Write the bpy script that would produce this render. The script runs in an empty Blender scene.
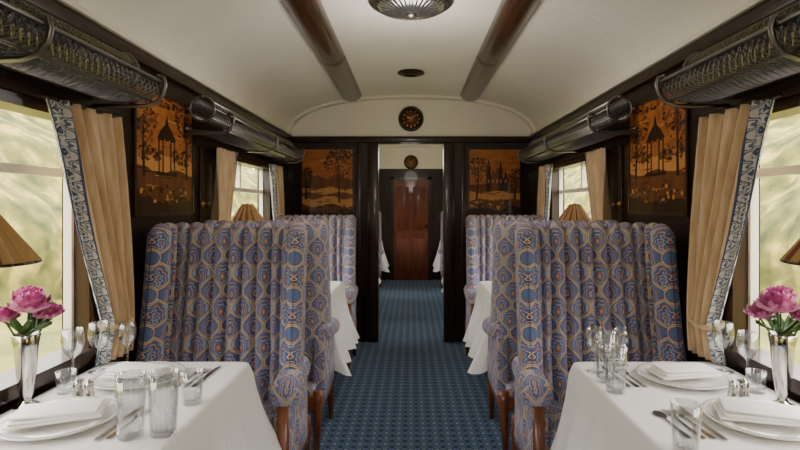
import bpy, bmesh, math, random
from mathutils import Vector, Matrix
random.seed(7)
PI=math.pi
W=1.22; EYE=1.35; ZC=2.03; RISE=0.40; NP=2.3
Y0=-2.5; YE=5.30; Y2=9.75

# ---------------------------------------------------------------- materials
def mat(name, col, rough=0.5, metal=0.0, trans=0.0, spec=0.5, emis=None, es=0, ior=1.45, coat=0, sheen=0):
    m=bpy.data.materials.new(name); m.use_nodes=True
    b=m.node_tree.nodes["Principled BSDF"]
    b.inputs["Base Color"].default_value=(*col,1); b.inputs["Roughness"].default_value=rough
    b.inputs["Metallic"].default_value=metal; b.inputs["Transmission Weight"].default_value=trans
    b.inputs["Specular IOR Level"].default_value=spec; b.inputs["IOR"].default_value=ior
    b.inputs["Coat Weight"].default_value=coat; b.inputs["Sheen Weight"].default_value=sheen
    if emis: b.inputs["Emission Color"].default_value=(*emis,1); b.inputs["Emission Strength"].default_value=es
    return m
class NT:
    def __init__(s,m): s.t=m.node_tree; s.b=s.t.nodes["Principled BSDF"]
    def n(s,typ): return s.t.nodes.new(typ)
    def l(s,a,b): s.t.links.new(a,b)
    def m(s,op,a,b=None,c=None):
        n=s.n("ShaderNodeMath"); n.operation=op
        for i,v in enumerate((a,b,c)):
            if v is None: continue
            if isinstance(v,(int,float)): n.inputs[i].default_value=v
            else: s.l(v,n.inputs[i])
        return n.outputs[0]
    def ramp(s,f,stops,interp='LINEAR'):
        r=s.n("ShaderNodeValToRGB"); r.color_ramp.interpolation=interp
        el=r.color_ramp.elements
        while len(el)<len(stops): el.new(0.5)
        for e,(p,c) in zip(el,stops): e.position=p; e.color=(*c,1)
        s.l(f,r.inputs[0]); return r.outputs[0]
    def mix(s,fac,a,b):
        n=s.n("ShaderNodeMix"); n.data_type='RGBA'
        s.l(fac,n.inputs[0])
        for i,v in ((6,a),(7,b)):
            if isinstance(v,tuple): n.inputs[i].default_value=(*v,1)
            else: s.l(v,n.inputs[i])
        return n.outputs[2]
    def coord(s,which="Object"):
        c=s.n("ShaderNodeTexCoord"); x=s.n("ShaderNodeSeparateXYZ"); s.l(c.outputs[which],x.inputs[0])
        return c.outputs[which],x.outputs
    def noise(s,vec,scale,detail=3,stretch=None):
        if stretch:
            mp=s.n("ShaderNodeMapping"); mp.inputs["Scale"].default_value=stretch; s.l(vec,mp.inputs[0]); vec=mp.outputs[0]
        n=s.n("ShaderNodeTexNoise"); n.inputs["Scale"].default_value=scale; n.inputs["Detail"].default_value=detail
        s.l(vec,n.inputs["Vector"]); return n.outputs["Fac"]
    def bump(s,h,st=0.2,d=0.002):
        b=s.n("ShaderNodeBump"); b.inputs["Strength"].default_value=st; b.inputs["Distance"].default_value=d
        s.l(h,b.inputs["Height"]); s.l(b.outputs[0],s.b.inputs["Normal"])
def sr(r,g,b):
    f=lambda c:((c/255+0.055)/1.055)**2.4 if c>10 else c/255/12.92
    return (f(r),f(g),f(b))
def wood(name,c1,c2,rough=0.28,stretch=(8,8,1),scale=3,coat=0.3,spec=.5):
    m=mat(name,c1,rough,coat=coat,spec=spec); t=NT(m); v,_=t.coord()
    n=t.noise(v,scale,6,stretch); c=t.ramp(n,[(0.3,c1),(0.7,c2)]); t.l(c,t.b.inputs["Base Color"]); return m
M_wall=wood("dark_mahogany",sr(22,15,11),sr(48,29,19),0.34,coat=.12,spec=.35)
M_trimw=wood("mahogany_trim",sr(30,19,13),sr(60,36,23),0.3,coat=.15,spec=.4)
M_door=wood("door_wood",sr(84,40,22),sr(120,62,36),0.4,coat=.1)
M_leg=wood("chair_wood",sr(95,48,26),sr(140,78,44),0.3)
M_beam=wood("beam_wood",sr(38,22,13),sr(76,44,27),0.25,(10,1,10),3,0.25)
M_ven=wood("marquetry_veneer",sr(140,80,34),sr(188,114,54),0.4,(2,2,9),4,0.05,.35)
M_inD=wood("marquetry_dark",sr(40,22,13),sr(60,33,18),0.4,coat=.05,spec=.35)
M_inM=wood("marquetry_mid",sr(92,52,26),sr(120,72,36),0.4,coat=.05,spec=.35)
M_inL=wood("marquetry_light",sr(192,128,66),sr(208,146,80),0.4,coat=.05,spec=.35)
M_ceil=mat("ceiling_cream",sr(240,234,224),0.45)
t=NT(M_ceil); v,x=t.coord(); n=t.noise(v,2,3); t.l(t.ramp(n,[(0.3,sr(236,229,218)),(0.7,sr(243,237,228))]),t.b.inputs["Base Color"])
side=t.m('GREATER_THAN',t.m('ABSOLUTE',x[0]),.70)
groove=t.m('POWER',t.m('ABSOLUTE',t.m('SINE',t.m('MULTIPLY',x[1],PI/.075))),.25)
t.bump(t.m('MULTIPLY',side,groove),0.6,0.005)
M_cream=mat("cream_paint",sr(236,229,215),0.45)
M_brass=mat("brass",sr(170,128,66),0.3,1)
M_dark=mat("dark_bronze",sr(128,124,120),0.36,1)
M_silver=mat("silver",sr(205,202,196),0.16,1)
M_china=mat("white_china",sr(240,238,232),0.15,coat=0.5)
M_rim=mat("china_rim_line",sr(96,112,150),0.3)
M_linen=mat("white_linen",sr(238,236,234),0.85,sheen=0.2)
t=NT(M_linen); v,_=t.coord(); t.bump(t.noise(v,350,2),0.15,0.001)
M_napk=mat("napkin_linen",sr(244,242,238),0.8)
M_shade=mat("lamp_shade_silk",sr(186,146,92),0.7,sheen=0.3)
M_gold=mat("gold_curtain",sr(206,168,118),0.75,sheen=0.4)
t=NT(M_gold); v,_=t.coord(); t.l(t.ramp(t.noise(v,30,3,(1,1,.15)),[(0.3,sr(196,162,122)),(0.7,sr(224,196,158))]),t.b.inputs["Base Color"])
M_leaf=mat("leaf_green",sr(60,92,44),0.5)
M_pink=mat("peony_pink",sr(214,84,150),0.6,sheen=0.3)
t=NT(M_pink); v,_=t.coord(); t.l(t.ramp(t.noise(v,45,2),[(0.35,sr(166,44,120)),(0.65,sr(218,116,178))]),t.b.inputs["Base Color"])
M_clock=mat("clock_face",sr(110,66,48),0.4)
def thin_glass(name,fac,tint=(1,1,1)):
    m=bpy.data.materials.new(name); m.use_nodes=True; nt=m.node_tree; nt.nodes.clear()
    o=nt.nodes.new("ShaderNodeOutputMaterial"); mx=nt.nodes.new("ShaderNodeMixShader"); tr=nt.nodes.new("ShaderNodeBsdfTransparent"); gl=nt.nodes.new("ShaderNodeBsdfGlossy")
    tr.inputs[0].default_value=(*tint,1)
    gl.inputs["Roughness"].default_value=0.03
    if fac is None:
        fr=nt.nodes.new("ShaderNodeLayerWeight"); fr.inputs[0].default_value=.32
        ad=nt.nodes.new("ShaderNodeMath"); ad.operation='MULTIPLY_ADD'; ad.inputs[1].default_value=.8; ad.inputs[2].default_value=.05
        nt.links.new(fr.outputs["Facing"],ad.inputs[0]); nt.links.new(ad.outputs[0],mx.inputs[0])
    else: mx.inputs[0].default_value=fac
    nt.links.new(tr.outputs[0],mx.inputs[1]); nt.links.new(gl.outputs[0],mx.inputs[2]); nt.links.new(mx.outputs[0],o.inputs[0])
    return m
M_pane=thin_glass("window_glass",.05)
M_glass=thin_glass("clear_glass",None,(.95,.96,.96))
navy=sr(50,66,118); blue=sr(92,114,166); pale=sr(162,178,206); rust=sr(176,88,84); tan=sr(192,168,136); cream=sr(222,210,184); plum=sr(96,76,102); gold=sr(186,154,110)
def upholstery():
    """half-drop ogee lattice: cream/gold strapwork, teardrop blue medallions with rose hearts"""
    m=mat("ogee_upholstery",(.3,.3,.5),.85,sheen=.15); t=NT(m); v,x=t.coord("UV")
    pw,ph=.112,.160
    u=t.m('DIVIDE',x[0],pw); w=t.m('DIVIDE',x[1],ph)
    def cell(du,dw):
        a=t.m('SUBTRACT',t.m('FRACT',t.m('ADD',u,du)),.5)
        b=t.m('SUBTRACT',t.m('FRACT',t.m('ADD',w,dw)),.5)
        A=t.m('ABSOLUTE',a)
        half=t.m('MULTIPLY_ADD',t.m('COSINE',t.m('MULTIPLY',b,2*PI)),.25,.25)
        return a,b,A,half
    a1,b1,A1,h1=cell(0,0); a2,b2,A2,h2=cell(.5,.5)
    d1=t.m('SUBTRACT',h1,A1); d2=t.m('SUBTRACT',h2,A2)
    sel=t.m('GREATER_THAN',d1,d2)
    d=t.m('MAXIMUM',d1,d2)
    def pick(p,q): return t.m('ADD',t.m('MULTIPLY',sel,p),t.m('MULTIPLY',t.m('SUBTRACT',1,sel),q))
    A=pick(A1,A2); b=pick(b1,b2)
    by=t.m('ADD',b,.10); ang=t.m('ARCTAN2',A,by)
    rr=t.m('SQRT',t.m('ADD',t.m('POWER',t.m('MULTIPLY',A,1.35),2),t.m('POWER',by,2)))
    sc=t.m('ADD',rr,t.m('MULTIPLY',t.m('COSINE',t.m('MULTIPLY',ang,9)),.026))
    medA=t.ramp(sc,[(0,cream),(.04,rust),(.10,tan),(.12,navy),(.165,pale),(.215,blue),(.265,navy),(.295,cream),(.315,rust),(.34,blue),(.42,pale)],'CONSTANT')
    medB=t.ramp(sc,[(0,rust),(.05,cream),(.08,navy),(.13,blue),(.18,rust),(.21,cream),(.23,blue),(.27,navy),(.30,pale),(.33,rust),(.355,blue)],'CONSTANT')
    med=t.mix(sel,medB,medA)
    strap=t.ramp(d,[(0,gold),(.026,cream),(.055,rust),(.070,navy),(.090,cream)],'CONSTANT')
    isst=t.m('LESS_THAN',d,.090)
    c=t.mix(isst,med,strap)
    n=t.noise(v,260,2); c2=t.mix(t.m('MULTIPLY',n,.25),c,sr(140,136,144))
    t.l(c2,t.b.inputs["Base Color"]); t.bump(t.noise(v,500,1),0.3,0.001); return m
M_fab=upholstery()
def ornament(name,pw,ph,stops,k3=0.35,rough=0.85):
    m=mat(name,(.3,.3,.5),rough,sheen=0.2); t=NT(m); v,x=t.coord("UV")
    a=t.m('MULTIPLY',x[0],2*PI/pw); b0=t.m('MULTIPLY',x[1],2*PI/ph)
    ca=t.m('COSINE',a); b=t.m('ADD',b0,t.m('MULTIPLY',ca,0.75))
    f=t.m('ADD',ca,t.m('COSINE',b))
    g=t.m('MULTIPLY',t.m('COSINE',t.m('MULTIPLY',a,3)),t.m('COSINE',t.m('MULTIPLY',b,3)))
    f=t.m('ADD',f,t.m('MULTIPLY',g,k3))
    f=t.m('MULTIPLY',t.m('ADD',f,2.4),1/4.8)
    c=t.ramp(f,stops,'CONSTANT')
    e=t.m('GREATER_THAN',t.m('ABSOLUTE',t.m('SUBTRACT',x[0],pw/2)),pw*.42)
    c=t.mix(e,c,sr(66,78,108))
    t.l(c,t.b.inputs["Base Color"])
    return m
M_tr=ornament("curtain_trim",0.07,0.07,[(0,sr(72,84,112)),(.15,sr(204,202,196)),(.3,sr(106,118,142)),(.38,sr(212,208,200)),(.5,sr(84,96,124)),(.62,sr(206,202,196)),(.72,sr(100,112,138)),(.8,sr(216,212,204)),(.92,sr(70,82,110))])
M_carp=mat("blue_carpet",sr(60,84,106),0.95,sheen=0.15); t=NT(M_carp); v,x=t.coord()
a=t.m('MULTIPLY',x[0],2*PI/0.072); b=t.m('MULTIPLY',x[1],2*PI/0.072)
f=t.m('MULTIPLY',t.m('COSINE',t.m('MULTIPLY',t.m('ADD',a,b),.5)),t.m('COSINE',t.m('MULTIPLY',t.m('SUBTRACT',a,b),.5)))
f=t.m('ADD',t.m('MULTIPLY',f,.5),.5); nn=t.noise(v,120,3); f=t.m('ADD',f,t.m('MULTIPLY',t.m('SUBTRACT',nn,.5),.2))
t.l(t.ramp(f,[(0,sr(26,40,62)),(.16,sr(40,58,84)),(.24,sr(76,106,138)),(.66,sr(84,114,146)),(.74,sr(40,58,84)),(.84,sr(50,70,98)),(.90,sr(142,162,180))]),t.b.inputs["Base Color"])
t.bump(nn,0.4,0.003)
M_grass=mat("grass",sr(120,130,70),0.9); t=NT(M_grass); v,_=t.coord(); t.l(t.ramp(t.noise(v,.8,5),[(0.3,sr(90,102,44)),(0.7,sr(152,142,74))]),t.b.inputs["Base Color"])
M_hedge=mat("foliage",sr(90,110,50),0.9); t=NT(M_hedge); v,_=t.coord(); t.l(t.ramp(t.noise(v,1.3,5),[(0.3,sr(56,66,28)),(0.5,sr(112,108,48)),(0.68,sr(184,164,88))]),t.b.inputs["Base Color"])

# ---------------------------------------------------------------- helpers
def root(name,loc=(0,0,0),rz=0):
    e=bpy.data.objects.new(name,None); e.empty_display_size=.1; e.location=loc; e.rotation_euler=(0,0,rz)
    bpy.context.collection.objects.link(e); return e
def mk(name,bm,mats,parent=None,smooth=True,ang=None):
    me=bpy.data.meshes.new(name); bm.normal_update(); bm.to_mesh(me); bm.free()
    if not isinstance(mats,(list,tuple)): mats=[mats]
    for m in mats: me.materials.append(m)
    if smooth:
        me.polygons.foreach_set("use_smooth",[True]*len(me.polygons))
    o=bpy.data.objects.new(name,me); bpy.context.collection.objects.link(o)
    if smooth and ang:
        try: me.set_sharp_from_angle(angle=math.radians(ang))
        except Exception: pass
    if parent: o.parent=parent
    return o
def box(bm,x0,x1,y0,y1,z0,z1,mi=0):
    v=[bm.verts.new(p) for p in ((x0,y0,z0),(x1,y0,z0),(x1,y1,z0),(x0,y1,z0),(x0,y0,z1),(x1,y0,z1),(x1,y1,z1),(x0,y1,z1))]
    for f in ((3,2,1,0),(4,5,6,7),(0,1,5,4),(1,2,6,5),(2,3,7,6),(3,0,4,7)):
        bm.faces.new([v[i] for i in f]).material_index=mi
    return v
def boxuv(bm,s=1.0):
    uv=bm.loops.layers.uv.verify(); bm.normal_update()
    for f in bm.faces:
        n=f.normal; ax=max(range(3),key=lambda i:abs(n[i]))
        for l in f.loops:
            c=l.vert.co
            l[uv].uv={0:(c.y,c.z),1:(c.x,c.z),2:(c.x,c.y)}[ax]
def rbox(name,x0,x1,y0,y1,z0,z1,r,mats,parent=None,seg=3,fn=None,sub=0):
    bm=bmesh.new(); box(bm,x0,x1,y0,y1,z0,z1)
    if r>0: bmesh.ops.bevel(bm,geom=bm.edges[:],offset=r,segments=seg,affect='EDGES',profile=.5)
    if fn:
        for v in bm.verts: v.co=Vector(fn(v.co))
    boxuv(bm); return mk(name,bm,mats,parent,True,40)
def lathe(bm,prof,seg=32,c=(0,0,0),flute=0,nf=0,mi=0):
    rings=[]
    for r,z in prof:
        ring=[]
        for i in range(seg):
            a=2*PI*i/seg; rr=r*(1+flute*math.cos(nf*a)) if nf else r
            ring.append(bm.verts.new((c[0]+rr*math.cos(a),c[1]+rr*math.sin(a),c[2]+z)))
        rings.append(ring)
    for A,B in zip(rings,rings[1:]):
        for i in range(seg):
            j=(i+1)%seg; bm.faces.new((A[i],A[j],B[j],B[i])).material_index=mi
    if prof[0][0]>1e-5: bm.faces.new(rings[0][::-1]).material_index=mi
    if prof[-1][0]>1e-5: bm.faces.new(rings[-1]).material_index=mi
def tube(bm,pts,r,seg=8,mi=0,closed=False):
    pts=[Vector(p) for p in pts]; n=len(pts); rings=[]; up=None
    for i,p in enumerate(pts):
        a=pts[(i-1)%n] if (closed or i>0) else p; b=pts[(i+1)%n] if (closed or i<n-1) else p
        d=(b-a).normalized()
        if up is None: up=d.orthogonal().normalized()
        up=(up-d*up.dot(d)).normalized(); q=d.cross(up)
        rr=r[i] if isinstance(r,(list,tuple)) else r
        rings.append([bm.verts.new(p+up*rr*math.cos(2*PI*k/seg)+q*rr*math.sin(2*PI*k/seg)) for k in range(seg)])
    R=list(zip(rings,rings[1:]))
    if closed: R.append((rings[-1],rings[0]))
    for A,B in R:
        for k in range(seg):
            j=(k+1)%seg; bm.faces.new((A[k],A[j],B[j],B[k])).material_index=mi
    if not closed: bm.faces.new(rings[0][::-1]).material_index=mi; bm.faces.new(rings[-1]).material_index=mi
def copyh(src,name,loc,rz=0,sx=1):
    e=root(name,loc,rz); e.scale=(sx,1,1)
    for c in src.children:
        d=c.copy(); bpy.context.collection.objects.link(d); d.parent=e
    return e

# ---------------------------------------------------------------- room shell
def cz(x): 
    k=min(1,abs(x)/W); return ZC+RISE*(1-k**NP)**(1/NP)
bm=bmesh.new(); box(bm,-W-.12,W+.12,Y0,Y2+.1,-.1,0); mk("floor",bm,M_carp,smooth=False)
NA=64
xs=[-W*math.cos(PI*i/NA) for i in range(NA+1)]
bm=bmesh.new(); rows=[]
for y in (Y0,Y2+.1):
    rows.append(([bm.verts.new((x,y,cz(x))) for x in xs],[bm.verts.new((x*1.1,y,cz(x)+.06)) for x in xs]))
for i in range(NA):
    (a,A),(b,B)=rows
    bm.faces.new((a[i],b[i],b[i+1],a[i+1])); bm.faces.new((A[i],A[i+1],B[i+1],B[i]))
mk("ceiling",bm,M_ceil)
def rib(name,y0,y1,d):
    bm=bmesh.new(); P=[]
    for y in (y0,y1):
        P.append(([bm.verts.new((x,y,cz(x)+.004)) for x in xs],[bm.verts.new((x*(1-d/W),y,(cz(x)-d*(.3+.7*(1-abs(x)/W))))) for x in xs]))
    (a,A),(b,B)=P
    for i in range(NA):
        bm.faces.new((A[i],B[i],B[i+1],A[i+1])); bm.faces.new((a[i],A[i],A[i+1],a[i+1])); bm.faces.new((b[i],b[i+1],B[i+1],B[i]))
    mk(name,bm,M_cream)
rib("trim_1",5.18,5.30,.02); rib("trim_2",5.40,5.50,.02)
WZ0,WZ1=.80,1.68
wins=[(-1.75,-.50),(.72,2.02),(3.33,4.58),(5.95,7.1),(8.0,9.2)]
def sidewall(s,name):
    bm=bmesh.new()
    def b(xa,xb,*r): 
        x0,x1=sorted((s*xa,s*xb)); box(bm,x0,x1,*r)
    T0,T1=W,W+.10
    b(T0,T1,Y0,Y2+.1,0,WZ0); b(T0,T1,Y0,Y2+.1,WZ1,ZC+.03)
    e=Y0
    for a,c in wins: b(T0,T1,e,a,WZ0,WZ1); e=c
    b(T0,T1,e,Y2+.1,WZ0,WZ1)
    mk(name,bm,M_wall,smooth=False)
sidewall(-1,"wall_left"); sidewall(1,"wall_right")
k=3
for s in (-1,1):
    for (z0,z1,d,m) in ((ZC-.045,ZC+.012,.03,M_trimw),(ZC+.012,ZC+.035,.045,M_cream),(1.70,1.735,.012,M_trimw),(.70,.73,.02,M_trimw)):
        for (ya,yb) in ((Y0,YE-.001),(YE+.101,Y2-.001)):
            if z0==1.70:
                segs=[(ya,2.29),(3.0,yb)] if ya==Y0 else [(ya,yb)]
            else: segs=[(ya,yb)]
            for (ya_,yb_) in segs:
                x0,x1=sorted((s*(W-d),s*(W+.001)))
                rbox(f"trim_{k}",x0,x1,ya_,yb_,z0,z1,.005,m,seg=2); k+=1
    for (ya,yb) in ((Y0,YE-.001),(YE+.101,Y2-.001)):
        x0,x1=sorted((s*(W-.02),s*W)); rbox(f"baseboard_{'left' if s<0 else 'right'}"+("" if ya==Y0 else "_rear"),x0,x1,ya,yb,0,.14,.006,M_trimw,seg=2)
for s in (-1,1):
    for y in (2.20,3.09,4.90):
        w=.05
        x0,x1=sorted((s*(W-.012),s*W)); rbox(f"trim_{k}",x0,x1,y-w/2,y+w/2,.735,1.698,.004,M_trimw,seg=2); k+=1
wn=1
for s in (-1,1):
    for (a,c) in wins:
        r=root(f"window_{wn}"); wn+=1
        bm=bmesh.new(); xa,xb=sorted((s*(W-.012),s*(W+.09)))
        box(bm,xa,xb,a-.03,a+.02,WZ0-.03,WZ1+.018); box(bm,xa,xb,c-.02,c+.03,WZ0-.03,WZ1+.018)
        box(bm,xa,xb,a-.03,c+.03,WZ1-.02,WZ1+.015); box(bm,*sorted((s*(W-.03),s*(W+.09))),a-.03,c+.03,WZ0-.03,WZ0+.015)
        mk("frame",bm,M_trimw,r,False)
        bm=bmesh.new(); xa,xb=sorted((s*(W+.045),s*(W+.075)))
        box(bm,xa,xb,a+.02,c-.02,1.455,1.485)
        ym=(a+c)/2; box(bm,xa,xb,ym-.012,ym+.012,1.485,WZ1-.02)
        for q in (a+.02,c-.035): box(bm,xa,xb,q,q+.015,WZ0+.015,WZ1-.02)
        mk("sash_bar",bm,M_cream,r,False)
        bm=bmesh.new(); x=s*(W+.06); vs=[bm.verts.new(p) for p in ((x,a,WZ0),(x,c,WZ0),(x,c,WZ1),(x,a,WZ1))]; bm.faces.new(vs); mk("pane",bm,M_pane,r,False)
def endwall(name,y0,y1,door=True):
    hw=.325
    bm=bmesh.new()
    if door:
        box(bm,-W,-hw,y0,y1,0,ZC); box(bm,hw,W,y0,y1,0,ZC); box(bm,-hw,hw,y0,y1,1.975,ZC)
    else: box(bm,-W,W,y0,y1,0,ZC)
    mk(name,bm,M_wall,smooth=False)
    bm=bmesh.new(); F=[]
    for y in (y0,y1):
        F.append([bm.verts.new((-W,y,ZC))]+[bm.verts.new((x,y,cz(x)+.003)) for x in xs[1:-1]]+[bm.verts.new((W,y,ZC))])
    bm.faces.new(F[0][::-1]); bm.faces.new(F[1])
    for i in range(len(F[0])): 
        j=(i+1)%len(F[0]); bm.faces.new((F[0][i],F[0][j],F[1][j],F[1][i]))
    mk(name+"_upper",bm,M_cream,smooth=False)
endwall("wall_back",YE,YE+.10); endwall("wall_rear_saloon",Y2,Y2+.10,False); endwall("wall_front",Y0-.1,Y0,False)
for (y,sg) in ((YE,-1),(YE+.1,1)):
    for s in (-1,1):
        xa,xb=sorted((s*.325,s*.43)); ya,yb=sorted((y,y+sg*.03)); rbox(f"trim_{k}",xa,xb,ya,yb,0,1.975,.008,M_trimw,seg=2); k+=1
        xa,xb=sorted((s*.50,s*.54)); ya,yb=sorted((y,y+sg*.012)); rbox(f"trim_{k}",xa,xb,ya,yb,0,1.979,.005,M_trimw,seg=2); k+=1
    ya,yb=sorted((y,y+sg*.035)); rbox(f"trim_{k}",-W+.035,W-.035,ya,yb,1.98,ZC+.010,.008,M_trimw,seg=2); k+=1
r=root("door_1",(0,Y2-.001,0))
bm=bmesh.new(); box(bm,-.31,.31,-.04,0,0,1.83); mk("slab",bm,M_door,r,False)
for i,(xa,xb,za,zb) in enumerate(((-.25,-.04,.15,.75),(.04,.25,.15,.75),(-.25,-.04,.9,1.70),(.04,.25,.9,1.70))):
    rbox(f"panel_{i+1}",xa,xb,-.055,-.038,za,zb,.012,M_door,r,2)
bm=bmesh.new(); box(bm,-.37,-.31,-.06,0,0,1.88); box(bm,.31,.37,-.06,0,0,1.88); box(bm,-.37,.37,-.06,0,1.83,1.88); mk("casing",bm,M_trimw,r,False)
bm=bmesh.new(); lathe(bm,[(.0,0),(.02,.005),(.026,.02),(.0,.045)],16); bmesh.ops.rotate(bm,verts=bm.verts,cent=(0,0,0),matrix=Matrix.Rotation(PI/2,3,'X')); bmesh.ops.translate(bm,verts=bm.verts,vec=(.28,-.04,.98)); mk("knob",bm,M_brass,r)
def beam(name,x,y0,y1):
    bm=bmesh.new(); n=16; zt=cz(x)+.02; prev=None
    ys=[y0,y1-.06,y1-.03,y1-.01,y1]; sc=[1,1,.93,.75,.5]
    for y,q in zip(ys,sc):
        ring=[bm.verts.new((x+.1*q*math.cos(PI+PI*i/n),y,zt+.08*q*math.sin(PI+PI*i/n))) for i in range(n+1)]
        if prev:
            for i in range(n): bm.faces.new((prev[i],prev[i+1],ring[i+1],ring[i]))
        prev=ring
    bm.faces.new(prev)
    r=root(name); mk("body",bm,M_beam,r)
    for j,yb in enumerate((.5,3.75)):
        bm=bmesh.new()
        A=[bm.verts.new((x+.104*math.cos(PI+PI*i/n),yb,zt+.084*math.sin(PI+PI*i/n))) for i in range(n+1)]
        B=[bm.verts.new((x+.104*math.cos(PI+PI*i/n),yb+.02,zt+.084*math.sin(PI+PI*i/n))) for i in range(n+1)]
        for i in range(n): bm.faces.new((A[i],A[i+1],B[i+1],B[i]))
        mk(f"band_{j+1}",bm,M_trimw,r)
beam("ceiling_beam",-.565,Y0,5.12); beam("ceiling_beam",.565,Y0,5.12)
M_lampg=mat("ribbed_glass",sr(96,94,90),0.18,0.6,0.2)
def ceil_lamp(y):
    r=root("ceiling_lamp",(0,y,cz(0)))
    bm=bmesh.new(); lathe(bm,[(.15,.0),(.215,-.005),(.225,-.015),(.215,-.025),(.19,-.022)],48); mk("rim",bm,M_dark,r)
    bm=bmesh.new(); lathe(bm,[(.2,-.018),(.185,-.04),(.15,-.06),(.10,-.075),(.05,-.082),(.02,-.085)],144,flute=.04,nf=36); mk("ribbed_glass_dome",bm,M_lampg,r)
    bm=bmesh.new(); lathe(bm,[(.03,-.08),(.03,-.088),(.015,-.095),(.0,-.10)],20); mk("finial",bm,M_dark,r)
ceil_lamp(2.78); ceil_lamp(7.4)
r=root("ceiling_vent",(0,4.3,cz(0)))
bm=bmesh.new(); lathe(bm,[(.105,.0),(.11,-.012),(.09,-.02),(.07,-.012),(.065,-.02),(.045,-.025),(.04,-.015),(.0,-.03)],32); mk("grille",bm,M_trimw,r)
def clock(name,y,z,R):
    r=root(name,(0,y,z))
    def rot(bm): bmesh.ops.rotate(bm,verts=bm.verts,cent=(0,0,0),matrix=Matrix.Rotation(PI/2,3,'X'))
    bm=bmesh.new(); lathe(bm,[(R,0),(R,.02),(R*.93,.035),(R*.8,.03),(R*.76,.015)],48); rot(bm); mk("bezel",bm,M_trimw,r)
    bm=bmesh.new(); lathe(bm,[(R*.78,.016),(0,.017)],48); rot(bm); mk("face",bm,M_clock,r)
    bm=bmesh.new()
    for i in range(12):
        a=i*PI/6; c,s=math.cos(a)*R*.62,math.sin(a)*R*.62
        v=box(bm,-.004,.004,-.022,-.017,-.009,.009)
        bmesh.ops.rotate(bm,verts=v,cent=(0,0,0),matrix=Matrix.Rotation(PI/2-a,3,'Y')); bmesh.ops.translate(bm,verts=v,vec=(c,0,s))
    v=box(bm,-.003,.003,-.024,-.02,0,R*.5); bmesh.ops.rotate(bm,verts=v,cent=(0,0,0),matrix=Matrix.Rotation(.9,3,'Y'))
    v=box(bm,-.004,.004,-.024,-.02,0,R*.35); bmesh.ops.rotate(bm,verts=v,cent=(0,0,0),matrix=Matrix.Rotation(-1.1,3,'Y'))
    mk("hands_and_marks",bm,M_brass,r,False)
clock("wall_clock",YE,2.215,.125); clock("wall_clock",Y2,2.15,.13)

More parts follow.
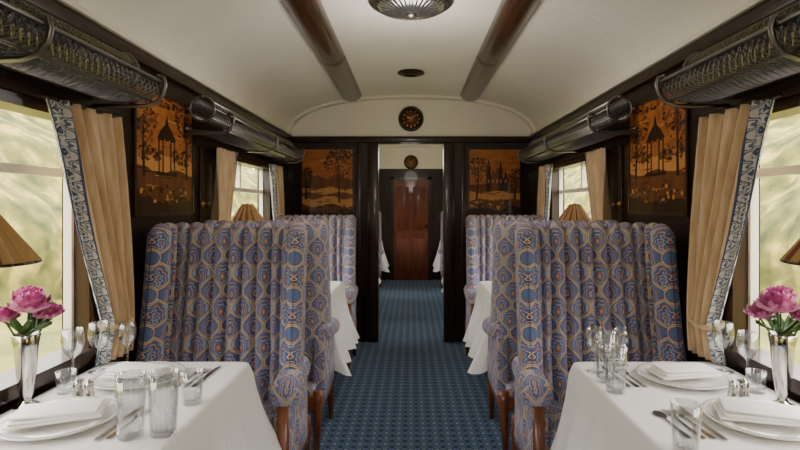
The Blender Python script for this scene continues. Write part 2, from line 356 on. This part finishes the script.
# ---------------------------------------------------------------- marquetry panels
def marq(loc,rz,w,h,kind,seed):
    rd=random.Random(seed); r=root("marquetry_panel",loc,rz)
    bm=bmesh.new(); f=.018
    box(bm,-w/2-f,w/2+f,-.014,0,h/2,h/2+f); box(bm,-w/2-f,w/2+f,-.014,0,-h/2-f,-h/2); box(bm,-w/2-f,-w/2,-.014,0,-h/2,h/2); box(bm,w/2,w/2+f,-.014,0,-h/2,h/2)
    mk("frame",bm,M_trimw,r,False)
    bm=bmesh.new(); box(bm,-w/2,w/2,-.008,0,-h/2,h/2); mk("veneer",bm,M_ven,r,False)
    bm=bmesh.new(); lay=[0]
    def poly(pts,mi):
        lay[0]+=1; y=-.0085-.000008*lay[0]
        q=[];
        for x,z in pts:
            p=(max(-w/2,min(w/2,x*w)),max(-h/2,min(h/2,z*h)))
            if not q or (abs(q[-1][0]-p[0])+abs(q[-1][1]-p[1]))>1e-5: q.append(p)
        if len(q)<3: return
        fc=bm.faces.new([bm.verts.new((x,y,z)) for x,z in q]); fc.material_index=mi
        fc.normal_update()
        if fc.normal.y>0: fc.normal_flip()
    def blob(x,z,rx,rz_,mi,n=18):
        if abs(x)>.5 or abs(z)>.5: return
        poly([(x+rx*(1+rd.uniform(-.35,.25))*math.cos(2*PI*i/n),z+rz_*(1+rd.uniform(-.35,.25))*math.sin(2*PI*i/n)) for i in range(n)],mi)
    def leaves(x,z,rx,rz_,n,sz=.022,cols=(0,0,1)):
        for i in range(n):
            a=rd.uniform(0,2*PI); q=math.sqrt(rd.random()); blob(x+rx*q*math.cos(a),z+rz_*q*math.sin(a),sz*rd.uniform(.5,1.3),sz*rd.uniform(.35,.8),rd.choice(cols),6)
    def band(z0,z1,mi,amp=.02):
        ph=rd.uniform(0,6); top=[(-.5+i/20,z1+amp*math.sin(ph+i*.5)+rd.uniform(-.006,.006)) for i in range(21)]
        poly([(-.5,z0)]+[(.5,z0)]+top[::-1],mi)
    def streaks(z0,z1,n,cols):
        for i in range(n):
            x=rd.uniform(-.5,.5); z=rd.uniform(z0,z1); l=rd.uniform(.04,.16); poly([(x-l,z),(x,z+.006),(x+l,z),(x,z-.006)],rd.choice(cols))
    def tree(x,z,ht,cr,mi=0):
        lean=rd.uniform(-.05,.05)
        poly([(x-.022,z),(x+.022,z),(x+.012+lean,z+ht*.6),(x+.02+lean,z+ht),(x-.012+lean,z+ht),(x-.01+lean,z+ht*.6)],mi)
        for i in range(5): 
            dx=rd.uniform(-1,1)*cr; z1=z+ht*rd.uniform(.4,.8); poly([(x+lean*.6,z1),(x+lean*.6+.01,z1-.012),(x+dx,z1+.5*cr),(x+dx,z1+.5*cr+.006)],mi)
        leaves(x+lean,z+ht,cr*1.2,cr*.8,90,.026,(0,1,1,1))
        leaves(x+lean,z+ht*.7,cr*.9,cr*.5,26,.02,(0,1,1))
    if kind=='A':
        streaks(.0,.35,14,(2,))
        band(-.5,-.02,2,.01); band(-.5,-.14,1,.02); streaks(-.3,-.06,18,(1,2,0))
        leaves(-.3,0,.22,.07,40,.03,(1,1,0)); leaves(.3,0,.22,.07,40,.03,(1,1,0))
        for x in (-.14,-.07,.07,.14): poly([(x-.010,-.16),(x+.010,-.16),(x+.010,.16),(x-.010,.16)],0)
        poly([(-.17,.14),(.17,.14),(.10,.22),(.03,.27),(0,.36),(-.03,.27),(-.10,.22)],0)
        poly([(-.19,-.18),(.19,-.18),(.19,-.15),(-.19,-.15)],0)
        for x in (-.105,0,.105): poly([(x-.03,.14),(x-.03,.10),(x-.015,.125),(x+.015,.125),(x+.03,.10),(x+.03,.14)],0)
        tree(-.38,-.2,.50,.20); tree(.38,-.2,.54,.20)
        band(-.5,-.38,0,.03)
        leaves(0,-.34,.5,.08,90,.028,(0,1,1,1,2))
        leaves(0,.47,.5,.05,60,.026,(0,1))
    elif kind=='B':
        streaks(.05,.4,12,(2,))
        band(-.5,.02,1,.012); band(-.5,-.08,2,.02); band(-.5,-.16,1,.02); band(-.5,-.22,2,.03); band(-.5,-.34,1,.03); streaks(-.34,-.05,26,(0,1,2))
        poly([(-.5,.02),(-.35,.07),(-.2,.12),(-.1,.08),(0,.05),(.1,.10),(.2,.13),(.35,.08),(.5,.03),(.5,-.02),(-.5,-.02)],1)
        tree(.24,-.3,.58,.24); tree(-.42,-.25,.38,.12)
        band(-.5,-.42,0,.03); leaves(0,-.4,.5,.06,80,.028,(0,1,1))
        leaves(.25,.42,.3,.08,60,.03)
    else:
        streaks(.1,.4,12,(2,)); band(-.5,-.02,1,.012); band(-.5,-.14,2,.02); streaks(-.22,-.05,20,(0,1,2))
        for x,wd,ht in ((-.12,.045,.30),(-.03,.05,.16),(.05,.05,.2),(.12,.04,.27),(.22,.06,.12)):
            poly([(x-wd,-.12),(x+wd,-.12),(x+wd,ht-.05),(x+wd*.6,ht-.05),(x+wd*.4,ht),(x,ht+.06),(x-wd*.4,ht),(x-wd*.6,ht-.05),(x-wd,ht-.05)],1 if wd==.05 else 0)
            poly([(x-wd*.25,.0),(x+wd*.25,.0),(x+wd*.25,.05),(x-wd*.25,.05)],2)
        tree(-.36,-.25,.50,.17); tree(.40,-.25,.34,.14)
        band(-.5,-.26,1,.02); band(-.5,-.38,0,.04)
        leaves(0,-.32,.5,.07,90,.03,(0,1,1,1,2))
    mk("inlay",bm,[M_inD,M_inM,M_inL],r,False)
marq((-W,2.645,1.60),PI/2,.60,.56,'A',1); marq((W,2.645,1.60),-PI/2,.60,.56,'A',5)
marq((-.83,YE,1.58),0,.50,.66,'B',3); marq((.83,YE,1.58),0,.50,.66,'C',4)
for s in (-1,1):
    for (ya,yb) in ((2.32,2.97),(3.2,4.7)):
        x0,x1=sorted((s*(W-.012),s*W)); rbox(f"trim_{k}",x0,x1,ya,yb,.2,.66,.01,M_trimw,seg=2); k+=1
for s in (-1,1):
    for y,z in ((2.20,1.42),(3.09,1.36)):
        r=root("brass_coat_hook",(s*(W-.012),y,z),0)
        bm=bmesh.new(); lathe(bm,[(.022,0),(.022,.004),(.016,.008),(.006,.01),(.006,.03),(.012,.035),(.0,.042)],20)
        bmesh.ops.rotate(bm,verts=bm.verts,cent=(0,0,0),matrix=Matrix.Rotation(-s*PI/2,3,'Y')); mk("knob",bm,M_brass,r)

# ---------------------------------------------------------------- luggage racks
def lattice(bm,prof,y0,y1,cell):
    L=[0]
    for a,b in zip(prof,prof[1:]): L.append(L[-1]+math.dist(a,b))
    nu=max(2,round(L[-1]/cell)); nv=round((y1-y0)/cell)
    def P(u):
        d=u/nu*L[-1]
        for i in range(len(L)-1):
            if d<=L[i+1]+1e-9:
                t=(d-L[i])/(L[i+1]-L[i]); return (prof[i][0]+(prof[i+1][0]-prof[i][0])*t,prof[i][1]+(prof[i+1][1]-prof[i][1])*t)
        return prof[-1]
    cache={}
    def V(a,b):
        if (a,b) not in cache:
            x,z=P(a/2); cache[(a,b)]=bm.verts.new((x,y0+(y1-y0)*b/2/nv,z))
        return cache[(a,b)]
    for a in range(1,2*nu):
        for b in range(1,2*nv):
            if (a+b)%2==0: bm.faces.new((V(a-1,b),V(a,b-1),V(a+1,b),V(a,b+1)))
def rack(s,y0,y1):
    r=root("luggage_rack")
    cx,czz,R=1.115,1.87,.062
    X=lambda x:s*x
    roll=[(X(cx+R*math.cos(a)),czz+R*math.sin(a)) for a in [2*PI*i/24 for i in range(25)]]
    tray=[(1.20,1.765),(1.14,1.755),(1.08,1.75),(1.02,1.752),(.985,1.765),(.965,1.79),(.96,1.82)]
    tray=[(X(x),z) for x,z in tray]
    for nm,pr,cell in (("rolled_mesh",roll,.03),("tray_mesh",tray,.030)):
        bm=bmesh.new(); lattice(bm,pr,y0,y1,cell); o=mk(nm,bm,M_dark,r,False)
        w=o.modifiers.new("w",'WIREFRAME'); w.thickness=.006; w.use_even_offset=False; w.use_replace=True
    bm=bmesh.new()
    for (x,z,rr) in ((.96,1.825,.009),(1.20,1.765,.008),(cx-R,czz,.005),(cx,czz+R,.008),(1.0,1.755,.006)):
        tube(bm,[(X(x),y0-.01,z),(X(x),y1+.01,z)],rr,10)
    n=max(2,round((y1-y0)/.75)+1)
    for i in range(n):
        y=y0+(y1-y0)*i/(n-1)
        tube(bm,[(X(x),y,z-.008) for x,z in ((1.219,1.745),(1.14,1.745),(1.08,1.742),(1.02,1.744),(.978,1.758),(.953,1.79),(.945,1.825),(.952,1.853),(.97,1.858),(.98,1.842))],.008,8)
        tube(bm,[(X(cx+(R+.004)*math.cos(2*PI*j/24)),y,czz+(R+.004)*math.sin(2*PI*j/24)) for j in range(24)],.007,6,closed=True)
        tube(bm,[(X(1.218),y,1.87),(X(1.175),y,1.87)],.008,8)
    mk("rails_and_brackets",bm,M_dark,r)
for s in (-1,1):
    rack(s,.10,2.05); rack(s,2.85,4.72); 

# ---------------------------------------------------------------- curtains
def sm(t): t=max(0,min(1,t)); return t*t*(3-2*t)
def curtain(s,yf,d,zt=1.70,zb=.76,wtop=.42,wt=.17):
    r=root("tied_curtain"); bm=bmesh.new(); uv=bm.loops.layers.uv.verify(); NU,NV=96,44; tie=.86
    G=[]
    for j in range(NV+1):
        v=j/NV; z=zt+(zb-zt)*v
        if v<tie: q=v/tie; wd=wtop+(wt-wtop)*(q**.95); off=.07*q
        else: q=(v-tie)/(1-tie); wd=wt+.05*q; off=.07
        row=[]
        for i in range(NU+1):
            u=i/NU; n=5.0
            amp=.020+.012*sm(v/tie)*(1 if v<tie else 1-.2*q)
            ph=2*PI*n*(u+.03*math.sin(3*v)+.02*math.sin(9*u))
            x=1.163-amp*math.sin(ph)*(1 if u<.84 else .35)+.006*math.sin(ph*2.3+v*4)
            sag=.02*math.sin(PI*min(1,v/tie))*(1 if u>.5 else 0)*(u-.5)*2
            row.append(bm.verts.new((s*min(x,1.2),yf+(-d)*off*1.0+d*wd*u+d*sag,z)))
        G.append(row)
    for j in range(NV):
        for i in range(NU):
            f=bm.faces.new((G[j][i],G[j][i+1],G[j+1][i+1],G[j+1][i]))
            u=(i+.5)/NU; tr=u>.81; f.material_index=1 if tr else 0
            for l,(a,b) in zip(f.loops,((i,j),(i+1,j),(i+1,j+1),(i,j+1))):
                l[uv].uv=((a/NU-.81)/.19*.07,-b/NV*(zt-zb))
    o=mk("drape",bm,[M_gold,M_tr],r); so=o.modifiers.new("s",'SOLIDIFY'); so.thickness=.003
    zt_=zt+(zb-zt)*tie; ya=yf-d*.07; bm=bmesh.new(); yb=ya+d*wt; ym=(ya+yb)/2; hw=abs(yb-ya)/2+.004
    tube(bm,[(s*(1.165+.038*math.sin(a)),ym+hw*math.cos(a),zt_+.012*math.sin(a)) for a in [2*PI*i/28 for i in range(28)]],.010,8,closed=True)
    mk("tieback",bm,M_gold,r)
    bm=bmesh.new(); y0,y1=sorted((yf,yf+d*wtop)); tube(bm,[(s*1.165,y0-.02,zt+.0),(s*1.165,y1+.02,zt+.0)],.006,8); mk("rod",bm,M_trimw,r)
for s in (-1,1):
    curtain(s,2.12,-1); curtain(s,.62,1)
    curtain(s,3.19,1,wtop=.36,wt=.15); curtain(s,4.75,-1,wtop=.36,wt=.15)

# ---------------------------------------------------------------- chairs
def make_chair(name,loc,rz):
    r=root(name,loc,rz)
    a=.315; rc=.12; h=.036; Z0,Z1=.30,1.265
    def yb(z): return -.17+.11*(z-.45)/.82
    def yf(z):
        if z>.70: q=(z-.70)/(Z1-.70); return -.37+.11*q**.7
        return -.40+.03*(z-.3)/.4
    def path(z):
        y1=yf(z); y2=yb(z); L1=abs(y1-(y2-rc)); arc=rc*PI/2; L2=2*(a-rc)
        tot=2*L1+2*arc+L2
        def P(d):
            if d<L1: return Vector((-a,y1+d)),Vector((1,0))
            d-=L1
            if d<arc: th=d/rc; return Vector((-a+rc-rc*math.cos(th),y2-rc+rc*math.sin(th))),Vector((math.cos(th),-math.sin(th)))
            d-=arc
            if d<L2: return Vector((-a+rc+d,y2)),Vector((0,-1))
            d-=L2
            if d<arc: th=d/rc; return Vector((a-rc+rc*math.sin(th),y2-rc+rc*math.cos(th))),Vector((-math.sin(th),-math.cos(th)))
            d-=arc
            return Vector((a,y2-rc-d)),Vector((-1,0))
        return P,tot
    ts=[0,.003,.008,.015,.022,.033]; n=182
    ts=ts+[.033+(1-.066)*i/n for i in range(1,n)]+[1-t for t in ts[::-1]]
    bm=bmesh.new(); uv=bm.loops.layers.uv.verify(); cols=[];U=[]
    NI,NO=18,10
    NF=13
    for t in ts:
        e=min(t,1-t)/.033
        ztop=Z1-.035*max(0,1-min(t,1-t)/.10)**2
        sc=math.sqrt(max(0.0,1-(1-min(1,e))**2))*.97+.03
        col=[];uu=[]
        def pt(z,k,fl):
            P,tot=path(z); p,nr=P(t*tot)
            off=h*k*sc+fl
            q=p+nr*off; col.append(bm.verts.new((q.x,q.y,z))); uu.append(((t-.5)*1.06,z))
        flu=0
        if e>=1: flu=.050*(abs(math.sin(PI*NF*(t-.033)/(1-.066)))**.55)-.024
        for i in range(NI+1):
            z=Z0+(ztop-.03-Z0)*i/NI; fade=1 if i<NI-1 else .7
            pt(z,1,flu*fade)
        for ang in (35,65,90,115,145):
            q=math.radians(ang); pt(ztop-.03+.03*math.sin(q)+flu*.3*math.sin(q),math.cos(q),flu*.4*max(0,math.cos(q)))
        for i in range(NO+1):
            z=ztop-.03-(ztop-.03-Z0)*i/NO; pt(z,-1,0)
        cols.append(col);U.append(uu)
    for i in range(len(cols)-1):
        for j in range(len(cols[0])-1):
            f=bm.faces.new((cols[i][j],cols[i+1][j],cols[i+1][j+1],cols[i][j+1]))
            for l,(p,q) in zip(f.loops,((i,j),(i+1,j),(i+1,j+1),(i,j+1))): l[uv].uv=U[p][q]
        f=bm.faces.new((cols[i][-1],cols[i+1][-1],cols[i+1][0],cols[i][0]))
    for c in (cols[0],cols[-1]):
        try: f=bm.faces.new(c)
        except: pass
    bmesh.ops.recalc_face_normals(bm,faces=bm.faces)
    mk("fluted_wingback",bm,M_fab,r)
    for s in (-1,1):
        nm="left" if s<0 else "right"
        def fl(c,s=s):
            q=(-c.y-.2)/.32; return (c.x+s*.012*q,c.y,c.z-.03*max(0,q)**2)
        x0,x1=sorted((s*.25,s*.37)); rbox(f"armrest_pad_{nm}",x0,x1,-.53,-.15,.57,.675,.048,M_fab,r,5,fl)
        x0,x1=sorted((s*.275,s*.345)); rbox(f"arm_side_{nm}",x0,x1,-.50,-.12,.26,.62,.02,M_fab,r,3)
        bm=bmesh.new()
        for (y,z1_,rk) in ((-.50,.56,-.03),(-.05,.34,.05)):
            tube(bm,[(s*.318,y+rk,0),(s*.318,y+rk*.4,.12),(s*.318,y,.28),(s*.318,y,z1_)],[.016,.02,.026,.024],8)
        mk(f"legs_{nm}",bm,M_leg,r)
    bm=bmesh.new(); box(bm,-.33,.33,-.50,-.47,.24,.31); box(bm,-.33,.33,-.06,-.03,.24,.31)
    for s in (-1,1): x0,x1=sorted((s*.31,s*.335)); box(bm,x0,x1,-.5,-.03,.22,.29)
    mk("wood_base_rail",bm,M_leg,r,False)
    rbox("seat_base",-.30,.30,-.50,-.06,.27,.36,.02,M_fab,r)
    rbox("seat_cushion",-.272,.272,-.52,-.17,.35,.47,.045,M_fab,r,5)
    return r
CX=.827
ch=make_chair("wingback_armchair",(-CX,2.62,0),0)
for x,y,rz in ((CX,2.62,0),(-CX,2.86,PI),(CX,2.86,PI),(-CX,4.82,0),(CX,4.82,0),(-CX,6.1,PI),(CX,6.1,PI),(-CX,8.05,0),(CX,8.05,0),(-CX,8.3,PI),(CX,8.3,PI)):
    copyh(ch,"wingback_armchair",(x,y,0),rz)

# ---------------------------------------------------------------- tables
TZ=.75
def make_table(name,s,yc,hl=.41,x0=.60):
    r=root(name,(0,yc,0)); rd=random.Random(int(yc*10)+s)
    x1=1.185; rc=.05
    per=[]
    def arc(cx,cy,a0,a1,n=10):
        for i in range(n+1):
            a=a0+(a1-a0)*i/n; per.append((cx+rc*math.cos(a),cy+rc*math.sin(a),math.cos(a),math.sin(a)))
    def line(p,q,nx,ny,n=34):
        for i in range(1,n): per.append((p[0]+(q[0]-p[0])*i/n,p[1]+(q[1]-p[1])*i/n,nx,ny))
    arc(x1-rc,hl-rc,0,PI/2); line((x1-rc,hl),(x0+rc,hl),0,1); arc(x0+rc,hl-rc,PI/2,PI); line((x0,hl-rc),(x0,-hl+rc),-1,0,70)
    arc(x0+rc,-hl+rc,PI,1.5*PI); line((x0+rc,-hl),(x1-rc,-hl),0,-1); arc(x1-rc,-hl+rc,1.5*PI,2*PI); line((x1,-hl+rc),(x1,hl-rc),1,0)
    bm=bmesh.new(); rings=[]; N=len(per); cum=0; prev=None; S=[]
    for p in per:
        if prev: cum+=math.dist(p[:2],prev[:2])+.012*(1 if abs(p[2]*p[3])>.05 else 0)
        S.append(cum); prev=p
    rings.append([bm.verts.new((s*(x-nx*.02),y-ny*.02,TZ)) for x,y,nx,ny in per])
    rings.append([bm.verts.new((s*(x-nx*.003),y-ny*.003,TZ-.001)) for x,y,nx,ny in per])
    rings.append([bm.verts.new((s*(x),y,TZ-.006)) for x,y,nx,ny in per])
    NR=14
    for k_ in range(1,NR+1):
        d=k_/NR; ring=[]
        for (x,y,nx,ny),sd in zip(per,S):
            corner=abs(nx*ny)*2 if nx<0 else 0
            ln=.25+.19*max(0,-nx)**.7+.05*corner
            wv=(.5+.5*math.sin(sd*27+1.5*math.sin(sd*11)+s))**1.6
            out=.010+d*(.025+.085*wv*d**.4+.09*corner*d+.02*max(0,-nx))
            if abs(ny)>.8: out=min(out,.045)
            X=x+nx*out; 
            if nx>0: X=min(X,1.20)
            ring.append(bm.verts.new((s*X,y+ny*out,TZ-.006-ln*d)))
        rings.append(ring)
    for A,B in zip(rings,rings[1:]):
        for i in range(N):
            j=(i+1)%N; bm.faces.new((A[i],A[j],B[j],B[i]))
    bm.faces.new(rings[0])
    bmesh.ops.recalc_face_normals(bm,faces=bm.faces)
    mk("tablecloth",bm,M_linen,r)
    rbox("table_top",*sorted((s*(x0+.02),s*1.18)),-hl+.02,hl-.02,TZ-.035,TZ-.008,.005,M_leg,r,2)
    bm=bmesh.new(); lathe(bm,[(.14,0),(.14,.02),(.05,.06),(.035,.12),(.035,.6),(.07,.69),(.09,.715)],24,c=(s*.92,0,0)); mk("pedestal",bm,M_leg,r)
    return r
for yc,x0 in ((1.65,.61),(3.86,.54),(7.08,.55),(9.08,.52)):
    for s in (-1,1): make_table("dining_table",s,yc,x0=x0)

# ---------------------------------------------------------------- tableware
def plate(x,y,R=.150):
    r=root("dinner_plate",(x,y,TZ))
    bm=bmesh.new(); lathe(bm,[(R*.6,0),(R*.62,.003),(R*.95,.014),(R,.018),(R*.995,.021),(R*.93,.018),(R*.66,.009),(R*.6,.007),(0.0,.007)],64); mk("plate",bm,M_china,r)
    bm=bmesh.new(); tube(bm,[(R*.9*math.cos(a),R*.9*math.sin(a),.0172) for a in [2*PI*i/64 for i in range(64)]],.0009,4,closed=True); mk("rim_line",bm,M_rim,r)
def napkin(x,y,rz,w=.21,l=.12):
    r=root("folded_napkin",(x,y,TZ+.021),rz)
    for i,(dx,a,zz) in enumerate(((0,0,0),(.003,.02,.008),(-.002,-.03,.016))):
        def fn(c,i=i): return (c.x,c.y+.004*i,c.z+.003*math.sin(c.x*18+i)+.002)
        o=rbox(f"fold_{i+1}",-w/2+dx+i*.008,w/2-i*.006,-l/2,l/2-i*.012,zz,zz+.0075,.0035,M_napk,r,2,fn); o.rotation_euler=(0,0,a)
def outline(bm,pts,z0,z1):
    A=[bm.verts.new((x,y,z0)) for x,y in pts]; B=[bm.verts.new((x,y,z1)) for x,y in pts]; n=len(pts)
    bm.faces.new(A[::-1]); bm.faces.new(B)
    for i in range(n): j=(i+1)%n; bm.faces.new((A[i],A[j],B[j],B[i]))
def fork(x,y,rz=0):
    bm=bmesh.new()
    outline(bm,[(-.008,-.10),(-.0085,-.085),(-.003,-.03),(-.0025,.03),(-.011,.045),(-.0115,.055),(.0115,.055),(.011,.045),(.0025,.03),(.003,-.03),(.0085,-.085),(.008,-.10),(0,-.105)],.001,.0035)
    for i in range(4):
        xx=-.0115+i*.0068; outline(bm,[(xx,.055),(xx+.0026,.055),(xx+.002,.098),(xx+.0006,.098)],.001,.0035)
    o=mk("table_fork",bm,M_silver,None,False); o.location=(x,y,TZ); o.rotation_euler=(0,0,rz)
def knife(x,y,rz=0):
    bm=bmesh.new()
    outline(bm,[(-.008,-.11),(-.009,-.09),(-.006,-.01),(-.009,.0),(-.0105,.06),(-.007,.10),(.004,.118),(.006,.11),(.006,-.01),(.009,-.09),(.008,-.11),(0,-.115)],.001,.0045)
    o=mk("table_knife",bm,M_silver,None,False); o.location=(x,y,TZ); o.rotation_euler=(0,0,rz)
def spoon(x,y,rz=0):
    bm=bmesh.new()
    outline(bm,[(-.007,-.09),(-.0075,-.075),(-.0025,-.02),(-.0025,.04)]+[(.017*math.sin(a),.068-.028*math.cos(a)) for a in [-.25-(2*PI-.5)*i/16 for i in range(17)]]+[(.0025,.04),(.0025,-.02),(.0075,-.075),(.007,-.09),(0,-.094)],.001,.0035)
    o=mk("dessert_spoon",bm,M_silver,None,False); o.location=(x,y,TZ); o.rotation_euler=(0,0,rz)
def tumbler(x,y,H=.15,R=.034):
    bm=bmesh.new()
    lathe(bm,[(R*.8,0),(R*.84,.004),(R*.96,H*.55),(R,H),(R*.95,H),(R*.88,H*.55),(R*.76,.014),(0.0,.012)],96,flute=.02,nf=12)
    o=mk("cut_glass_tumbler",bm,M_glass); o.location=(x,y,TZ)
def wine(x,y,H=.17,R=.034):
    bm=bmesh.new()
    lathe(bm,[(R*.95,0),(R*.95,.002),(R*.4,.005),(.0045,.012),(.004,H*.42),(.008,H*.46),(R*.75,H*.55),(R*.98,H*.7),(R,H*.82),(R*.88,H),(R*.86,H),(R*.96,H*.82),(R*.94,H*.7),(R*.7,H*.565),(0.0,H*.49)],40)
    o=mk("wine_glass",bm,M_glass); o.location=(x,y,TZ)
def cruet(x,y):
    bm=bmesh.new(); lathe(bm,[(.016,0),(.017,.01),(.012,.03),(.014,.042),(.010,.055),(.004,.06),(0,.064)],20)
    o=mk("silver_salt_shaker",bm,M_silver); o.location=(x,y,TZ)
def petal(bm,c,az,tilt,w,l,cup):
    G=[]
    for j in range(5):
        v=j/4; row=[]
        for i in range(5):
            u=i/4*2-1; ww=w*math.sin(PI*(.12+.72*v))**.8
            x=u*ww/2; y=l*v; z=cup*(u*u*.5+ (v*v)*1.0)*l+.08*l*math.sin(u*6+az*3)*v
            p=Vector((x,y,z)); p=Matrix.Rotation(tilt,3,'X')@p; p=Matrix.Rotation(az,3,'Z')@p
            row.append(bm.verts.new(p+Vector(c)))
        G.append(row)
    for j in range(4):
        for i in range(4): bm.faces.new((G[j][i],G[j][i+1],G[j+1][i+1],G[j+1][i]))
def vase(x,y,seed):
    rd=random.Random(seed); r=root("flower_vase",(x,y,TZ))
    bm=bmesh.new(); lathe(bm,[(.036,0),(.036,.004),(.018,.012),(.012,.022),(.018,.04),(.026,.10),(.032,.18),(.038,.215),(.036,.217),(.029,.18),(.02,.1),(.0,.05)],40); mk("silver_vase",bm,M_silver,r)
    bm=bmesh.new(); bs=bmesh.new(); bl=bmesh.new()
    sx=-1 if x>0 else 1
    heads=[(.03*sx,-.02,.31,.056),(-.018*sx,.035,.325,.044),(.045*sx,.035,.275,.042),(-.03*sx,-.045,.28,.038)]
    for hx,hy,hz,R in heads:
        for ly,(n,tl,ll) in enumerate(((8,-.05,.95),(9,.3,1.0),(9,.6,.95),(8,.9,.85),(7,1.15,.75),(5,1.4,.6))):
            for i in range(n): petal(bm,(hx,hy,hz-R*.45),2*PI*i/n+ly*.5+rd.uniform(-.25,.25),tl+rd.uniform(-.15,.15),R*1.0,R*ll,.5)
        tube(bs,[(0,0,.1),(hx*.4,hy*.4,.2),(hx,hy,hz-R*.4)],.0028,6)
    for i in range(9):
        a=2*PI*i/9+rd.uniform(-.2,.2); petal(bl,(.012*math.cos(a),.012*math.sin(a),.215),a,rd.uniform(.2,.9),.028,.075,.15)
    for b_,nm,m in ((bm,"peony_blooms",M_pink),(bs,"stems",M_leaf),(bl,"leaves",M_leaf)):
        mk(nm,b_,m,r)
def lamp(x,y):
    r=root("table_lamp",(x,y,TZ))
    bm=bmesh.new(); lathe(bm,[(.05,0),(.05,.008),(.035,.018),(.014,.03),(.010,.06),(.016,.09),(.010,.12),(.008,.25),(.013,.28),(.008,.31),(.006,.50),(.003,.60),(.008,.61),(.0,.62)],32); mk("brass_stand",bm,M_brass,r)
    bm=bmesh.new(); seg=60; A=[];B=[];C=[]
    for i in range(seg):
        a=2*PI*i/seg; q=1+.04*(1 if i%2 else -1)
        A.append(bm.verts.new((.14*q*math.cos(a),.14*q*math.sin(a),.46))); B.append(bm.verts.new((.084*q*math.cos(a),.084*q*math.sin(a),.54))); C.append(bm.verts.new((.035*q*math.cos(a),.035*q*math.sin(a),.61)))
    for i in range(seg):
        j=(i+1)%seg; mi=0 if i%4<3 else 1
        bm.faces.new((A[i],A[j],B[j],B[i])).material_index=mi; bm.faces.new((B[i],B[j],C[j],C[i])).material_index=mi
    o=mk("pleated_shade",bm,[M_shade,M_leg],r,False); so=o.modifiers.new("s",'SOLIDIFY'); so.thickness=.002
    bm=bmesh.new(); tube(bm,[(.141*math.cos(a),.141*math.sin(a),.46) for a in [2*PI*i/48 for i in range(48)]],.004,6,closed=True)
    tube(bm,[(.036*math.cos(a),.036*math.sin(a),.61) for a in [2*PI*i/32 for i in range(32)]],.003,6,closed=True)
    for a in (0,2*PI/3,4*PI/3): tube(bm,[(0,0,.60),(.036*math.cos(a),.036*math.sin(a),.61)],.002,5)
    mk("shade_trim",bm,M_trimw,r)
def setting(s,dy):
    plate(s*.94,1.84+dy); napkin(s*.94,1.84+dy,.1*s)
    plate(s*.97,1.47+dy); napkin(s*.97,1.47+dy,-.35*s,.23,.135)
    fork(s*.77,1.86+dy,.03*s); fork(s*.745,1.86+dy,.03*s); knife(s*.715,1.87+dy,.03*s)
    knife(s*.80,1.47+dy,.02*s); fork(s*.775,1.47+dy,.02*s)
    vase(s*(1.155 if s<0 else 1.115),1.60+dy,3+s); lamp(s*1.075,1.30+dy)
    tumbler(s*1.11,1.715+dy,.07,.03); cruet(s*1.04,1.665+dy); cruet(s*1.0,1.655+dy)
    if s<0:
        tumbler(-.65,1.40+dy,.165,.037); tumbler(-.728,1.385+dy,.165,.037)
        wine(-1.13,1.93+dy,.18,.036); wine(-1.07,2.01+dy,.16,.032); wine(-1.155,1.82+dy,.18,.036)
        tumbler(-.665,1.62+dy,.10,.032)
    else:
        fork(.748,1.47+dy,.02); spoon(.715,1.46+dy,.02)
        tumbler(.66,1.72+dy,.15,.035); tumbler(.665,1.82+dy,.17,.035); wine(.665,1.93+dy,.16,.032); wine(.79,2.01+dy,.14,.03)
        wine(1.13,1.93+dy,.18,.036); tumbler(.67,1.30+dy,.12,.034); wine(1.15,1.82+dy,.17,.034)
setting(-1,0); setting(1,0); setting(-1,2.2); setting(1,2.2)

# ---------------------------------------------------------------- exterior
bm=bmesh.new()
for s in (-1,1):
    x0,x1=sorted((s*1.8,s*60)); v=[bm.verts.new(p) for p in ((x0,-50,-1.1),(x1,-50,-1.1),(x1,60,-1.1),(x0,60,-1.1))]; bm.faces.new(v)
mk("grass_field",bm,M_grass,smooth=False)
for s in (-1,1):
    bm=bmesh.new(); rd=random.Random(s+5); G=[]
    for j in range(11):
        row=[]
        for i in range(181):
            y=-30+i*.6; z=-1.1+j*.62; d=math.sin(i*.37+j)*.25+math.sin(i*.11)*.6+rd.uniform(-.25,.25)
            row.append(bm.verts.new((s*(8.5+d+j*j*.06),y,z+(rd.uniform(-.5,.9)+.6*math.sin(i*.23) if j==10 else 0))))
        G.append(row)
    for j in range(10):
        for i in range(180): bm.faces.new((G[j][i],G[j][i+1],G[j+1][i+1],G[j+1][i]))
    mk("hedgerow",bm,M_hedge)

# ---------------------------------------------------------------- light
w=bpy.data.worlds.new("World"); bpy.context.scene.world=w; w.use_nodes=True
bg=w.node_tree.nodes["Background"]
bg.inputs[0].default_value=(1.0,.965,.91,1); bg.inputs[1].default_value=9.5
def pl(name,loc,e,rad,col=(1,.93,.85)):
    l=bpy.data.lights.new(name,'POINT'); l.energy=e; l.shadow_soft_size=rad; l.color=col
    o=bpy.data.objects.new(name,l); o.location=loc; bpy.context.collection.objects.link(o)
pl("ceiling_fill_light",(0,2.78,1.98),16,.15); pl("ceiling_fill_light",(0,7.4,2.0),13,.15); pl("ceiling_fill_light",(0,-.6,2.0),24,.15)  # added indoor fill; the point behind the camera has no lamp fixture
# ---------------------------------------------------------------- camera
cd=bpy.data.cameras.new("camera"); cd.sensor_width=36; cd.lens=36*533/800; cd.shift_x=-11/800; cd.shift_y=-19/800; cd.clip_start=.02
co=bpy.data.objects.new("camera",cd); co.location=(0,0,EYE); co.rotation_euler=(PI/2,0,0)
bpy.context.collection.objects.link(co); bpy.context.scene.camera=co
